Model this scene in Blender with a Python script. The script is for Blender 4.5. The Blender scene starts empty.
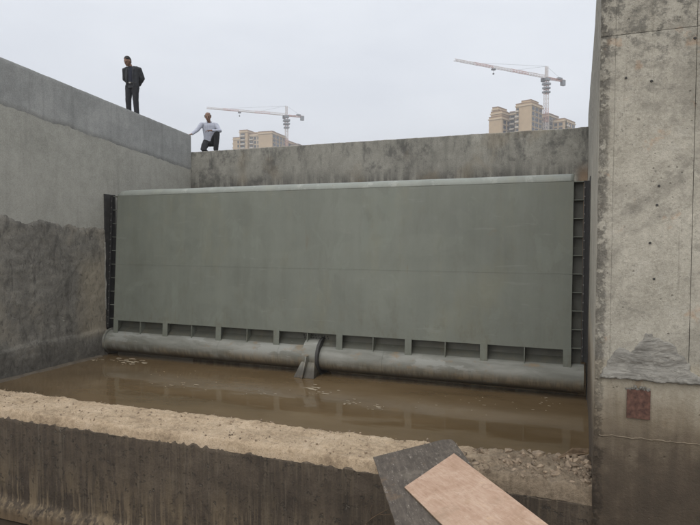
import bpy, bmesh, math, random
from mathutils import Vector, Matrix, noise as MN
random.seed(7)
S = bpy.context.scene
C = S.collection

# ------------------------------------------------------------------ camera
EYE = 3.14                                     # eye height above the water (water is z = 0)
FPX, CX, CY = 580.0, 350.0, 262.5              # focal length and centre in photo pixels (700 x 525)
YAW = math.atan((576.0 - CX) / (FPX / math.cos(math.atan((CY - 237.0) / FPX))))
PIT = math.atan((CY - 237.0) / FPX)
cam = bpy.data.objects.new('camera', bpy.data.cameras.new('camera'))
C.objects.link(cam)
cam.location = (0, 0, EYE)
cam.rotation_euler = (math.pi / 2 - PIT, 0, YAW)
cam.data.sensor_fit = 'HORIZONTAL'; cam.data.sensor_width = 36.0
cam.data.lens = 36.0 * FPX / 700.0
cam.data.clip_start = 0.05; cam.data.clip_end = 6000
S.camera = cam

# ------------------------------------------------------------------ sky, sun, exposure
SUN_EL, SUN_AZ = math.radians(46), math.radians(182)      # azimuth clockwise from +Y: behind the camera, to the right
W = bpy.data.worlds.new('World'); S.world = W; W.use_nodes = True
nt = W.node_tree; nt.nodes.clear()
wo = nt.nodes.new('ShaderNodeOutputWorld'); bg = nt.nodes.new('ShaderNodeBackground')
sky = nt.nodes.new('ShaderNodeTexSky'); sky.sky_type = 'NISHITA'; sky.sun_disc = False
sky.sun_elevation = SUN_EL; sky.sun_rotation = SUN_AZ; sky.air_density = 1.0; sky.dust_density = 4.0; sky.ozone_density = 1.0
tc = nt.nodes.new('ShaderNodeTexCoord')
nz = nt.nodes.new('ShaderNodeTexNoise'); nz.inputs['Scale'].default_value = 2.2; nz.inputs['Detail'].default_value = 5; nz.inputs['Roughness'].default_value = .55
mpn = nt.nodes.new('ShaderNodeMapping'); mpn.inputs['Scale'].default_value = (1, 1, 3.2)
rp = nt.nodes.new('ShaderNodeValToRGB')
rp.color_ramp.elements[0].position = .3; rp.color_ramp.elements[0].color = (6.0, 6.25, 6.7, 1)
rp.color_ramp.elements[1].position = .72; rp.color_ramp.elements[1].color = (7.2, 7.42, 7.75, 1)
mx = nt.nodes.new('ShaderNodeMix'); mx.data_type = 'RGBA'; mx.inputs['Factor'].default_value = .88
nt.links.new(tc.outputs['Generated'], mpn.inputs['Vector']); nt.links.new(mpn.outputs[0], nz.inputs['Vector'])
nt.links.new(nz.outputs['Fac'], rp.inputs[0]); nt.links.new(sky.outputs[0], mx.inputs['A']); nt.links.new(rp.outputs[0], mx.inputs['B'])
nt.links.new(mx.outputs['Result'], bg.inputs['Color']); bg.inputs['Strength'].default_value = 0.112
nt.links.new(bg.outputs[0], wo.inputs['Surface'])
sl = bpy.data.lights.new('sun', 'SUN'); sl.energy = 1.5; sl.angle = math.radians(110); sl.color = (1, .95, .88)
sun = bpy.data.objects.new('sun', sl); C.objects.link(sun)
sd = Vector((math.sin(SUN_AZ) * math.cos(SUN_EL), math.cos(SUN_AZ) * math.cos(SUN_EL), math.sin(SUN_EL)))
sun.rotation_euler = sd.to_track_quat('Z', 'Y').to_euler(); sun.location = sd * 60
S.view_settings.view_transform = 'Standard'; S.view_settings.look = 'None'
S.view_settings.exposure = 0.4; S.view_settings.gamma = 1.0; S.view_settings.use_curve_mapping = False
S.render.engine = 'CYCLES'; S.cycles.max_bounces = 5; S.cycles.volume_bounces = 0

# ------------------------------------------------------------------ pixel -> place
_R = Vector((math.cos(YAW), math.sin(YAW), 0))
_F = Vector((-math.sin(YAW) * math.cos(PIT), math.cos(YAW) * math.cos(PIT), -math.sin(PIT)))
_U = _R.cross(_F)
def ray(u, v): return _R * (u - CX) - _U * (v - CY) + _F * FPX
def atY(u, v, Y): r = ray(u, v) * 1.0; r *= Y / r.y; r.z += EYE; return r
def atX(u, v, X): r = ray(u, v); r *= X / r.x; r.z += EYE; return r
def atZ(u, v, Z): r = ray(u, v); r *= (Z - EYE) / r.z; r.z += EYE; return r
def atD(u, v, d): r = ray(u, v); r *= d / FPX; r.z += EYE; return r       # d metres along the view axis

# ------------------------------------------------------------------ material helpers
class NT:
    def __init__(s, name):
        s.m = bpy.data.materials.new(name); s.m.use_nodes = True; s.t = s.m.node_tree; s.t.nodes.clear()
        s.o = s.n('ShaderNodeOutputMaterial'); s.b = s.n('ShaderNodeBsdfPrincipled'); s.l(s.b.outputs[0], s.o.inputs['Surface'])
        s.pos = s.n('ShaderNodeNewGeometry').outputs['Position']
        sp = s.n('ShaderNodeSeparateXYZ'); s.l(s.pos, sp.inputs[0]); s.x, s.y, s.z = sp.outputs
    def n(s, k): return s.t.nodes.new(k)
    def l(s, a, b): s.t.links.new(a, b)
    def put(s, sock, v):
        if hasattr(v, 'is_linked') or hasattr(v, 'links'): s.l(v, sock)
        elif isinstance(v, (tuple, list)) and len(v) == 3 and sock.type == 'RGBA': sock.default_value = (*v, 1)
        else: sock.default_value = v
    def vec(s, scale, loc=(0, 0, 0), src=None):
        q = s.n('ShaderNodeMapping'); q.inputs['Scale'].default_value = scale if isinstance(scale, tuple) else (scale,) * 3
        q.inputs['Location'].default_value = loc; s.l(src or s.pos, q.inputs['Vector']); return q.outputs[0]
    def noise(s, scale, detail=6, rough=.6, loc=(0, 0, 0), dist=0.0):
        q = s.n('ShaderNodeTexNoise'); s.l(s.vec(scale, loc), q.inputs['Vector']); q.inputs['Scale'].default_value = 1
        q.inputs['Detail'].default_value = detail; q.inputs['Roughness'].default_value = rough; q.inputs['Distortion'].default_value = dist
        return q.outputs['Fac']
    def voro(s, scale, loc=(0, 0, 0), feature='F1'):
        q = s.n('ShaderNodeTexVoronoi'); q.feature = feature; s.l(s.vec(scale, loc), q.inputs['Vector']); q.inputs['Scale'].default_value = 1
        return q.outputs['Distance']
    def rng(s, v, a, b, c=0., d=1., smooth=True):
        q = s.n('ShaderNodeMapRange'); q.interpolation_type = 'SMOOTHSTEP' if smooth else 'LINEAR'
        s.put(q.inputs['Value'], v)
        for k, w in zip(('From Min', 'From Max', 'To Min', 'To Max'), (a, b, c, d)): q.inputs[k].default_value = w
        return q.outputs[0]
    def math(s, op, a, b=0.):
        q = s.n('ShaderNodeMath'); q.operation = op; s.put(q.inputs[0], a); s.put(q.inputs[1], b); return q.outputs[0]
    def mul(s, a, b): return s.math('MULTIPLY', a, b)
    def add(s, a, b): return s.math('ADD', a, b)
    def mix(s, f, a, b, mode='MIX'):
        q = s.n('ShaderNodeMix'); q.data_type = 'RGBA'; q.blend_type = mode
        s.put(q.inputs['Factor'], f); s.put(q.inputs['A'], a); s.put(q.inputs['B'], b); return q.outputs['Result']
    def ramp(s, f, stops):
        q = s.n('ShaderNodeValToRGB'); e = q.color_ramp.elements
        while len(e) < len(stops): e.new(.5)
        for i, (p, c) in enumerate(stops): e[i].position = p; e[i].color = (*c, 1)
        s.l(f, q.inputs[0]); return q.outputs[0]
    def done(s, col, rough=.85, bump=None, dist=.01, strength=1., metal=0., spec=None):
        s.put(s.b.inputs['Base Color'], col); s.put(s.b.inputs['Roughness'], rough); s.b.inputs['Metallic'].default_value = metal
        if spec is not None: s.b.inputs['Specular IOR Level'].default_value = spec
        if bump is not None:
            q = s.n('ShaderNodeBump'); q.inputs['Distance'].default_value = dist; q.inputs['Strength'].default_value = strength
            s.l(bump, q.inputs['Height']); s.l(q.outputs[0], s.b.inputs['Normal'])
        return s.m

def plain(name, col, rough=.7, var=.25, scale=8., metal=0., bump=.3, spec=None):
    k = NT(name); n = k.noise(scale); n2 = k.noise(scale * 5, 4)
    lo = tuple(c * (1 - var) for c in col); hi = tuple(min(1, c * (1 + var)) for c in col)
    return k.done(k.ramp(n, [(.3, lo), (.7, hi)]), rough, k.add(k.mul(n, .6), k.mul(n2, .4)), .004, bump, metal, spec)

def concrete(name, dark, mid, light, big=.55, pits=.5, streak=.25, seed=0., extra=None, bump=1.):
    k = NT(name); o = (seed, seed * 1.7, seed * .6)
    n1 = k.noise(big, 5, .6, o, .4); n2 = k.noise(4.2, 7, .65, o); n3 = k.noise(38., 5, .7, o)
    st = k.noise((5.5, 5.5, .32), 5, .6, o)
    f = k.add(k.mul(n1, .45), k.add(k.mul(n2, .37), k.mul(n3, .18)))
    col = k.ramp(f, [(.36, dark), (.5, mid), (.64, light)])
    col = k.mix(k.mul(k.rng(st, .5, .78), streak), col, tuple(c * .45 for c in mid))
    col = k.mix(k.mul(k.rng(st, .42, .2), streak * .6), col, tuple(min(1, c * 1.25) for c in light))
    n4 = k.noise(95., 3, .7, o); col = k.mix(.45, col, k.ramp(k.add(k.mul(n3, .5), k.mul(n4, .5)), [(.36, (.58, .57, .55)), (.5, (1, 1, 1)), (.62, (1.25, 1.25, 1.25))]), 'MULTIPLY')
    # air holes: only some cells hold one
    vd = k.voro(17., o); gate = k.noise(7.3, 2, .5, (seed + 3, 0, 1))
    pit = k.mul(k.rng(vd, .2, .05), k.rng(gate, .56, .64)); pit = k.mul(pit, pits)
    vd2 = k.voro(6.5, (seed, 2, 5)); g2 = k.noise(2.9, 2, .5, (seed + 9, 4, 1))
    pit2 = k.mul(k.mul(k.rng(vd2, .13, .03), k.rng(g2, .58, .64)), pits)
    pit = k.math('MAXIMUM', pit, pit2)
    col = k.mix(pit, col, tuple(c * .3 for c in mid))
    h = k.add(k.mul(n2, .55), k.add(k.mul(n3, .35), k.add(k.mul(n4, .12), k.mul(pit, -.7))))
    rough = .88
    if extra: col, h = extra(k, col, h, (n1, n2, n3, st))
    return k.done(col, rough, h, .02, bump)

# ------------------------------------------------------------------ mesh helpers
def tag(o, label=None, cat=None, group=None, kind=None):
    if label: o['label'] = label
    if cat: o['category'] = cat
    if group: o['group'] = group
    if kind: o['kind'] = kind
    return o
def thing(name, loc, label, cat, group=None, rot=(0, 0, 0)):
    o = bpy.data.objects.new(name, None); o.empty_display_size = .2; C.objects.link(o); o.location = loc; o.rotation_euler = rot
    return tag(o, label, cat, group)
def pmat(p):
    m = Matrix.LocRotScale(p.location, p.rotation_euler, p.scale)
    return (pmat(p.parent) @ p.matrix_parent_inverse @ m) if p.parent else m
def link(name, me, mat, parent=None, smooth=True, local=False):
    o = bpy.data.objects.new(name, me); C.objects.link(o)
    if mat and not me.materials: me.materials.append(mat)
    if smooth: me.polygons.foreach_set('use_smooth', [True] * len(me.polygons)); me.update()
    if parent:
        o.parent = parent
        if not local: o.matrix_parent_inverse = pmat(parent).inverted()
    return o
def mk(name, V, F, mat, parent=None, smooth=True, local=False):
    me = bpy.data.meshes.new(name); me.from_pydata([tuple(v) for v in V], [], F); me.validate(); me.update()
    return link(name, me, mat, parent, smooth, local)
def bm_obj(name, bm, mat, parent=None, smooth=False, local=False):
    bmesh.ops.recalc_face_normals(bm, faces=bm.faces)
    me = bpy.data.meshes.new(name); bm.to_mesh(me); bm.free(); return link(name, me, mat, parent, smooth, local)
def bbox(bm, x0, x1, y0, y1, z0, z1, M=None):
    vs = [bm.verts.new((x, y, z)) for x in (x0, x1) for y in (y0, y1) for z in (z0, z1)]
    for f in ((0, 1, 3, 2), (4, 6, 7, 5), (0, 4, 5, 1), (2, 3, 7, 6), (0, 2, 6, 4), (1, 5, 7, 3)): bm.faces.new([vs[i] for i in f])
    if M is not None:
        for v in vs: v.co = M @ v.co
    return vs
def box(name, x0, x1, y0, y1, z0, z1, mat, parent=None, bevel=0., local=False):
    bm = bmesh.new(); bbox(bm, x0, x1, y0, y1, z0, z1)
    if bevel: bmesh.ops.bevel(bm, geom=list(bm.edges), offset=bevel, segments=2, affect='EDGES', profile=.6)
    return bm_obj(name, bm, mat, parent, False, local)
def tube(bm, pts, rad, seg=10, ry=None, side=None, cap=True):
    """closed tube through pts; rad (and ry across the side vector) per point; rounded ends when cap == 'round'"""
    P = [Vector(p) for p in pts]; rx = list(rad) if hasattr(rad, '__len__') else [rad] * len(P)
    ry = list(ry) if ry is not None else list(rx)
    if cap == 'round':
        d0 = (P[0] - P[1]).normalized(); d1 = (P[-1] - P[-2]).normalized(); e0 = min(rx[0], ry[0]); e1 = min(rx[-1], ry[-1])
        pre = [(P[0] + d0 * e0 * s, c) for s, c in ((.97, .25), (.8, .6), (.5, .866))]
        post = [(P[-1] + d1 * e1 * s, c) for s, c in ((.5, .866), (.8, .6), (.97, .25))]
        rx = [rx[0] * c for _, c in pre] + rx + [rx[-1] * c for _, c in post]; ry = [ry[0] * c for _, c in pre] + ry + [ry[-1] * c for _, c in post]
        P = [p for p, _ in pre] + P + [p for p, _ in post]
    rings = []; n = len(P); last = None
    for i, p in enumerate(P):
        t = (P[min(i + 1, n - 1)] - P[max(i - 1, 0)]).normalized()
        a = Vector(side) if side is not None else (last if last is not None else (Vector((1, 0, 0)) if abs(t.x) < .8 else Vector((0, 1, 0))))
        a = (a - t * a.dot(t)).normalized(); b = t.cross(a); last = a
        rings.append([bm.verts.new(p + a * (rx[i] * math.cos(q)) + b * (ry[i] * math.sin(q))) for q in [2 * math.pi * j / seg for j in range(seg)]])
    for r0, r1 in zip(rings, rings[1:]):
        for j in range(seg): bm.faces.new((r0[j], r0[(j + 1) % seg], r1[(j + 1) % seg], r1[j]))
    if cap: bm.faces.new(rings[0][::-1]); bm.faces.new(rings[-1])
def loft(name, rings, mat, parent=None, smooth=True):
    n = len(rings[0]); V = [p for r in rings for p in r]; F = []
    for i in range(len(rings) - 1):
        for j in range(n):
            a, b = i * n + j, i * n + (j + 1) % n; F.append((a, b, b + n, a + n))
    F.append(tuple(range(n))[::-1]); F.append(tuple(range((len(rings) - 1) * n, len(rings) * n)))
    bm = bmesh.new(); me = bpy.data.meshes.new(name); me.from_pydata([tuple(v) for v in V], [], F); bm.from_mesh(me)
    bmesh.ops.recalc_face_normals(bm, faces=bm.faces); bm.to_mesh(me); bm.free()
    o = link(name, me, mat, parent, smooth)
    me.set_sharp_from_angle(angle=math.radians(38)); return o
def fbm(x, y, z, o=4): return MN.fractal(Vector((x, y, z)), 1.0, 2.0, o)
def lin(a, b, n): return [a + (b - a) * i / (n - 1) for i in range(n)]
def sm(a, b, x):
    t = max(0, min(1, (x - a) / (b - a))); return t * t * (3 - 2 * t)

# ------------------------------------------------------------------ key places (metres; water z = 0)
D = 12.0; XL = -11.70; XR = .20; YB = 15.79; YF = 6.36
ltop = lambda y: 7.04 - .0903 * (y - 9.14)                    # sloping crown of the two side walls
ljoint = lambda y: 6.01 - .1051 * (y - 9.11)
BTOP = 5.89

# ------------------------------------------------------------------ materials
def ex_left_low(k, col, h, N):
    d = k.rng(k.add(k.z, k.mul(k.noise(1.1, 5, .6), 1.6)), 6.6, 4.2)
    col = k.mix(k.mul(d, .18), col, (.12, .115, .10)); return col, h
M_LLOW = concrete('left_lower_concrete', (.285, .283, .25), (.365, .362, .322), (.43, .425, .38), .5, .3, .25, 1., ex_left_low, .6)
M_LUP = concrete('left_upper_concrete', (.225, .232, .225), (.30, .307, .298), (.375, .38, .366), .7, .3, .4, 5., None, .5)
def ex_mortar(k, col, h, N):
    ms = k.noise((.9, .9, .7), 6, .65, (4, 1, 2), .5)
    col = k.mix(k.mul(k.rng(ms, .5, .66), .6), col, (.32, .29, .235)); ms2 = k.noise((3.5, 3.5, 1.2), 7, .75, (1, 8, 2), .8); col = k.mix(k.mul(k.rng(ms2, .5, .64), .6), col, (.06, .056, .05))
    wet = k.rng(k.add(k.z, k.mul(k.noise(2.2), .5)), .95, .35)
    col = k.mix(k.mul(wet, .5), col, (.06, .055, .046))
    near = k.mul(k.rng(k.add(k.y, k.mul(k.noise((1.5, 1.5, .6)), 1.1)), 11.45, 12.0), k.rng(k.z, 2.9, 2.2))
    near = k.mul(near, k.rng(k.z, .45, .75)); col = k.mix(k.mul(near, .75), col, (.33, .29, .22))
    sw = k.noise((9, 9, 5), 8, .78, (2, 7, 1), 1.2); h = k.add(h, k.mul(sw, 1.4)); col = k.mix(k.mul(k.rng(sw, .48, .36), .6), col, (.05, .047, .04)); col = k.mix(k.mul(k.rng(sw, .56, .68), .5), col, (.30, .28, .235)); return col, h
M_MORTAR = concrete('dark_render_mortar', (.115, .11, .095), (.19, .18, .157), (.285, .27, .232), .8, .3, .35, 9., ex_mortar, 1.1)
def ex_back(k, col, h, N):
    s1 = k.noise((1.9, 1.9, .7), 8, .78, (3, 0, 0)); s2 = k.noise((6, 6, .4), 5, .6, (8, 0, 0))
    top = k.rng(k.z, 4.9, 5.75); low = k.rng(k.add(k.z, k.mul(s2, .8)), 5.62, 5.15)
    s3 = k.noise((1.3, 1.3, 1.3), 8, .78, (6, 2, 1)); col = k.mix(k.mul(k.mul(k.rng(s1, .47, .62), k.add(k.mul(top, .55), .35)), .8), col, (.07, .07, .066)); col = k.mix(k.mul(k.rng(s3, .52, .64), .7), col, (.085, .083, .077))
    col = k.mix(k.mul(k.mul(low, k.rng(s2, .35, .65)), .85), col, (.065, .063, .058))
    br = k.mul(k.rng(k.noise(.8, 4, .6, (1, 9, 4)), .52, .66), .3); col = k.mix(br, col, (.24, .19, .12))
    cor = k.mul(k.rng(k.add(k.x, k.mul(s1, .4)), .12, .36), k.rng(k.z, 5.1, 4.6)); col = k.mix(k.mul(cor, .7), col, (.30, .20, .12)); return col, h
M_BACK = concrete('back_wall_concrete', (.19, .187, .163), (.262, .257, .225), (.345, .337, .295), .6, .4, .4, 13., ex_back, .9)
def ex_right(k, col, h, N):
    n1, n2, n3, st = N
    g = k.rng(k.add(k.z, k.mul(n2, 1.4)), 4.7, 6.2); sp = k.noise(9., 8, .78, (5, 5, 5))
    col = k.mix(k.mul(g, .22), col, (.17, .165, .145)); col = k.mix(k.mul(k.mul(k.rng(sp, .48, .6), g), .85), col, (.10, .097, .085))
    sp2 = k.noise(3.1, 9, .8, (1, 6, 5)); col = k.mix(k.mul(k.rng(sp2, .5, .62), .55), col, (.19, .18, .152)); vs = k.noise((11, 11, .5), 6, .7, (4, 4, 2)); col = k.mix(k.mul(k.rng(vs, .58, .68), .35), col, (.17, .155, .125)); col = k.mix(k.mul(k.rng(sp2, .44, .34), .35), col, (.56, .54, .48))
    sm_ = k.noise(1.1, 7, .7, (7, 3, 5), .8); col = k.mix(k.mul(k.rng(sm_, .5, .68), .5), col, (.17, .16, .135))
    fl = k.noise(26., 6, .75, (2, 2, 2)); col = k.mix(k.mul(k.rng(fl, .6, .68), .6), col, (.12, .115, .10))
    ed = k.mul(k.mul(k.rng(k.add(k.x, k.mul(n2, .10)), .36, .31), k.rng(sp, .44, .60)), k.rng(k.y, 6.42, 6.38)); col = k.mix(k.mul(ed, .5), col, (.14, .132, .118))
    ora = k.mul(k.rng(k.noise(3.1, 4, .6, (2, 2, 8)), .63, .7), .35); col = k.mix(ora, col, (.42, .26, .15))
    # river mud up to the flood line
    lowz = k.rng(k.z, 1.95, 1.85); col = k.mix(k.mul(lowz, .4), col, (.40, .345, .25)); dp = k.noise((9, 9, .7), 5, .65, (6, 1, 3)); col = k.mix(k.mul(k.mul(lowz, k.rng(dp, .52, .64)), .55), col, (.22, .15, .085))
    tz = k.add(k.z, k.add(k.mul(n2, .35), k.mul(k.noise((9, 9, .8), 4), .45)))
    m1 = k.rng(tz, 2.12, 1.62); col = k.mix(k.mul(m1, .8), col, k.ramp(st, [(.3, (.215, .165, .105)), (.7, (.12, .092, .06))]))
    m2 = k.rng(k.add(tz, k.mul(st, .5)), 2.1, 1.5); mud = k.ramp(k.add(k.mul(st, .5), k.mul(n2, .5)), [(.36, (.05, .037, .026)), (.52, (.085, .064, .044)), (.68, (.17, .135, .095))])
    col = k.mix(k.mul(m2, .92), col, mud); h = k.add(h, k.mul(ed, -.5)); h = k.add(h, k.mul(sp, .4)); return col, h
M_RIGHT = concrete('right_wall_concrete', (.285, .268, .22), (.40, .378, .318), (.50, .475, .405), .75, .6, .12, 21., ex_right, 1.)
def ex_front(k, col, h, N):
    n1, n2, n3, st = N
    dr = k.noise((14, 14, .7), 5, .65, (6, 2, 1)); dr2 = k.noise((4, 4, .9), 6, .65, (1, 2, 7))
    low = k.rng(k.add(k.z, k.mul(dr, 1.6)), .85, -.1)
    col = k.mix(k.mul(k.mul(k.rng(dr, .47, .62), k.add(low, .15)), .9), col, (.27, .21, .135))
    col = k.mix(k.mul(k.mul(k.rng(dr2, .46, .62), low), .75), col, (.24, .185, .115))
    pale = k.mul(k.rng(k.noise((5, 5, .25), 4, .6, (3, 3, 3)), .6, .72), .45); col = k.mix(pale, col, (.20, .175, .135))
    bot = k.rng(k.add(k.z, k.mul(n2, .3)), -.78, -.98); col = k.mix(k.mul(bot, .7), col, (.24, .17, .10))
    fs = k.noise((22, 22, 1.1), 5, .7, (9, 2, 4)); col = k.mix(k.mul(k.rng(fs, .54, .66), .5), col, (.17, .14, .10)); chip = k.mul(k.rng(k.noise(9., 7, .75, (3, 8, 1)), .58, .66), .75); col = k.mix(chip, col, (.19, .165, .13)); h = k.add(h, k.mul(chip, -.8)); return col, h
M_FRONT = concrete('mud_stained_concrete', (.05, .039, .029), (.085, .066, .048), (.135, .107, .078), .9, .5, .5, 31., ex_front, 1.1)
def m_sand():
    k = NT('sandy_grit'); n = k.noise(1.7, 6, .6); n2 = k.noise(14., 7, .7); n3 = k.noise(70., 4, .7)
    c = k.ramp(k.add(k.mul(n, .5), k.mul(n2, .5)), [(.36, (.29, .215, .14)), (.49, (.52, .40, .27)), (.64, (.66, .53, .385))])
    c = k.mix(k.mul(k.rng(n3, .54, .63), .6), c, (.19, .14, .09)); gb = k.noise((3.5, 9, 4), 8, .78, (3, 1, 0)); c = k.mix(k.mul(k.rng(gb, .54, .66), .45), c, (.30, .245, .18))
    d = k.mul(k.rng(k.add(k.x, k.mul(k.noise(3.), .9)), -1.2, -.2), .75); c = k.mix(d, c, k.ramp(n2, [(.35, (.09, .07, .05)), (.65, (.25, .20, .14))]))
    return k.done(c, .95, k.add(n2, k.mul(n3, .5)), .03, 1.)
M_SAND = m_sand()
M_RUBBLE = plain('broken_concrete', (.27, .21, .15), .95, .6, 9., 0, .8)
def m_patch():
    k = NT('fresh_mortar'); n = k.noise(3., 7, .65, (0, 0, 0), .8); n2 = k.noise((5, 20, 20), 6, .7, (0, 0, 0), 1.5)
    c = k.ramp(k.add(k.mul(n, .5), k.mul(n2, .5)), [(.34, (.18, .174, .155)), (.5, (.275, .266, .238)), (.66, (.38, .366, .325))])
    return k.done(c, .9, k.add(n2, k.mul(n, .5)), .03, 1.)
M_PATCH = m_patch()
def m_steel(name, base, rust, wear, lighter=.0, seed=0.):
    k = NT(name); n = k.noise(.5, 6, .6, (seed, 0, 0), .6); n2 = k.noise(3.4, 7, .65, (seed, 3, 0)); n3 = k.noise(45., 3, .6)
    st = k.noise((3.5, 3.5, .22), 6, .6, (seed, 1, 1))
    b = base; c = k.ramp(k.add(k.mul(n, .5), k.add(k.mul(st, .3), k.mul(n2, .2))), [(.36, tuple(v * .83 for v in b)), (.5, b), (.66, tuple(v * 1.16 for v in b))])
    # roller touch-ups of fresher paint and dusty wash marks
    p = k.noise((.55, .55, .8), 3, .5, (seed + 5, 2, 3), .8); c = k.mix(k.mul(k.rng(p, .55, .60), .16), c, tuple(min(1, v * 1.33) for v in b)); fb = k.noise((3.2, 3.2, 1.0), 7, .7, (seed + 4, 4, 4), .6); c = k.mix(k.mul(k.rng(fb, .5, .68), .22), c, (b[0] * .72, b[1] * .68, b[2] * .62)); tp = k.noise((1.6, 1.6, .9), 5, .6, (seed + 7, 4, 9), 1.2); c = k.mix(k.mul(k.rng(tp, .6, .63), .22), c, (b[0] * 1.3, b[1] * 1.36, b[2] * 1.36))
    dust = k.noise((.9, .9, .35), 6, .7, (seed + 1, 7, 3)); c = k.mix(k.mul(k.rng(dust, .5, .7), .35), c, (b[0] * 1.25, b[1] * 1.12, b[2] * .9))
    r = k.mul(k.rng(k.noise(2.1, 6, .7, (seed + 8, 1, 1)), .62, .72), rust); c = k.mix(r, c, (.20, .12, .055))
    w = k.mul(k.rng(k.noise((2.8, 2.8, 2.8), 6, .75, (seed + 2, 4, 1)), .56, .66), wear); c = k.mix(w, c, (.36, .37, .345))
    sp_ = k.noise((4, 4, 2.2), 8, .78, (seed + 3, 8, 8)); lowm = k.rng(k.add(k.z, k.mul(k.noise(1.1), 1.2)), 2.6, .9)
    c = k.mix(k.mul(k.mul(k.rng(sp_, .5, .62), k.add(k.mul(lowm, .75), .15)), .5), c, (.125, .112, .075))
    sc_ = k.noise((1.2, 1.2, 9), 5, .6, (seed + 6, 1, 2), .5); c = k.mix(k.mul(k.rng(sc_, .64, .70), .22), c, (.27, .29, .26))
    rr = k.mul(k.rng(k.noise((9, 9, .5), 5, .65, (seed + 12, 3, 3)), .63, .72), k.rng(k.noise(.6, 3, .5, (2, 2, 9)), .5, .62)); c = k.mix(k.mul(rr, .4), c, (.15, .115, .07))
    return k.done(c, k.rng(n2, .3, .7, .38, .6), k.add(k.mul(n2, .3), k.mul(n3, .12)), .004, .6, 0., .45)
GRN = (.168, .183, .155)
M_GATE = m_steel('grey_green_gate_paint', GRN, .12, .05)
M_LIP = m_steel('worn_highlit_lip_paint', (.235, .255, .23), .1, .6, 0, 3.)  # base lightened to paint in the highlight on the rolled top, plus worn patches
def m_pipe():
    k = NT('stained_shaded_pipe_paint'); n = k.noise((1.2, 5, 5), 6, .65, (0, 0, 0), .5); n2 = k.noise((.55, 2, 2), 5, .6, (4, 0, 0)); n3 = k.noise(40., 3); dr = k.noise((11, 1.4, 1.4), 5, .65, (2, 5, 0))
    c = k.ramp(n, [(.36, (.155, .158, .135)), (.5, (.205, .21, .184)), (.66, (.265, .268, .24))])
    c = k.mix(k.mul(k.rng(n2, .545, .57), .65), c, (.31, .32, .295))
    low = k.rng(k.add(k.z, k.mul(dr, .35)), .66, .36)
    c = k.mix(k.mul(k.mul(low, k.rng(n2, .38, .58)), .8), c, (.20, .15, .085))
    c = k.mix(k.mul(k.mul(low, k.rng(dr, .42, .6)), .8), c, (.075, .063, .042)); c = k.mix(k.mul(k.rng(k.add(k.z, k.mul(dr, .2)), .36, .22), .85), c, (.045, .038, .027))  # underside darkened to paint in the shadow below the pipe
    rs = k.mul(k.rng(k.noise((1.6, 3, 3), 6, .7, (9, 0, 0)), .58, .68), .6); c = k.mix(rs, c, (.235, .16, .08))
    return k.done(c, .55, k.add(n, k.mul(n3, .3)), .004, .7)
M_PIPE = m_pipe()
M_SHADEST = m_steel('shaded_recess_paint', (.085, .088, .072), .5, .03, 0, 7.)  # gate paint darkened to carry the shade in the recesses behind the skin
M_RUBBER = plain('black_seal_rubber', (.016, .016, .016), .6, .3, 20.)
M_GUIDE = plain('dark_guide_steel', (.034, .033, .031), .6, .45, 6.)
M_BOLT = plain('bolt_steel', (.16, .16, .15), .45, .3, 40., .3)
M_RUST = plain('rusty_plate', (.10, .05, .036), .85, .6, 22.)
def m_water():
    k = NT('muddy_water'); n = k.noise((.35, .9, 1), 5, .6); f = k.noise((2.2, 5.5, 1), 4, .55, (3, 1, 0), .8); g = k.noise((.7, 1.8, 1), 3, .5)
    c = k.ramp(n, [(.35, (.120, .083, .043)), (.5, (.148, .103, .055)), (.68, (.175, .125, .07))])
    k.b.inputs['IOR'].default_value = 1.33
    return k.done(c, .04, k.add(k.mul(f, .35), k.mul(g, .8)), .010, .4, 0., .5)
M_WATER = m_water()
M_EARTH = plain('earth', (.16, .115, .07), .95, .4, 2.5, 0, 1.)
M_SCUM = plain('pale_scum', (.38, .32, .23), .9, .3, 30.)
def m_ground():
    k = NT('far_ground'); n = k.noise(.02, 6, .6); n2 = k.noise(.5, 5)
    return k.done(k.ramp(k.add(k.mul(n, .6), k.mul(n2, .4)), [(.35, (.09, .10, .045)), (.55, (.17, .14, .09)), (.7, (.23, .19, .13))]), .95, n2, .1, .6)
M_GROUND = m_ground()
def m_dboard():
    k = NT('weathered_board'); q = k.n('ShaderNodeMapping'); q.inputs['Rotation'].default_value = (0, 0, math.radians(66)); k.l(k.pos, q.inputs['Vector']); k.pos = q.outputs[0]; n = k.noise((5, 13, 13), 8, .78, (0, 0, 0), .3); n2 = k.noise((3, 40, 40), 5, .6); n3 = k.noise(60., 4, .7); sc = k.noise((9, 30, 30), 7, .8, (4, 4, 4))
    c = k.ramp(k.add(k.mul(n, .6), k.mul(n2, .4)), [(.34, (.05, .04, .031)), (.5, (.092, .076, .061)), (.66, (.155, .13, .105))])
    c = k.mix(k.mul(k.rng(sc, .56, .64), .7), c, (.38, .34, .29)); lg = k.noise(2.6, 6, .65, (1, 5, 2)); c = k.mix(k.mul(k.rng(lg, .52, .68), .4), c, (.22, .19, .15)); c = k.mix(k.mul(k.rng(lg, .42, .32), .5), c, (.17, .115, .07))
    return k.done(c, .8, k.add(n, n3), .006, .9)
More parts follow.
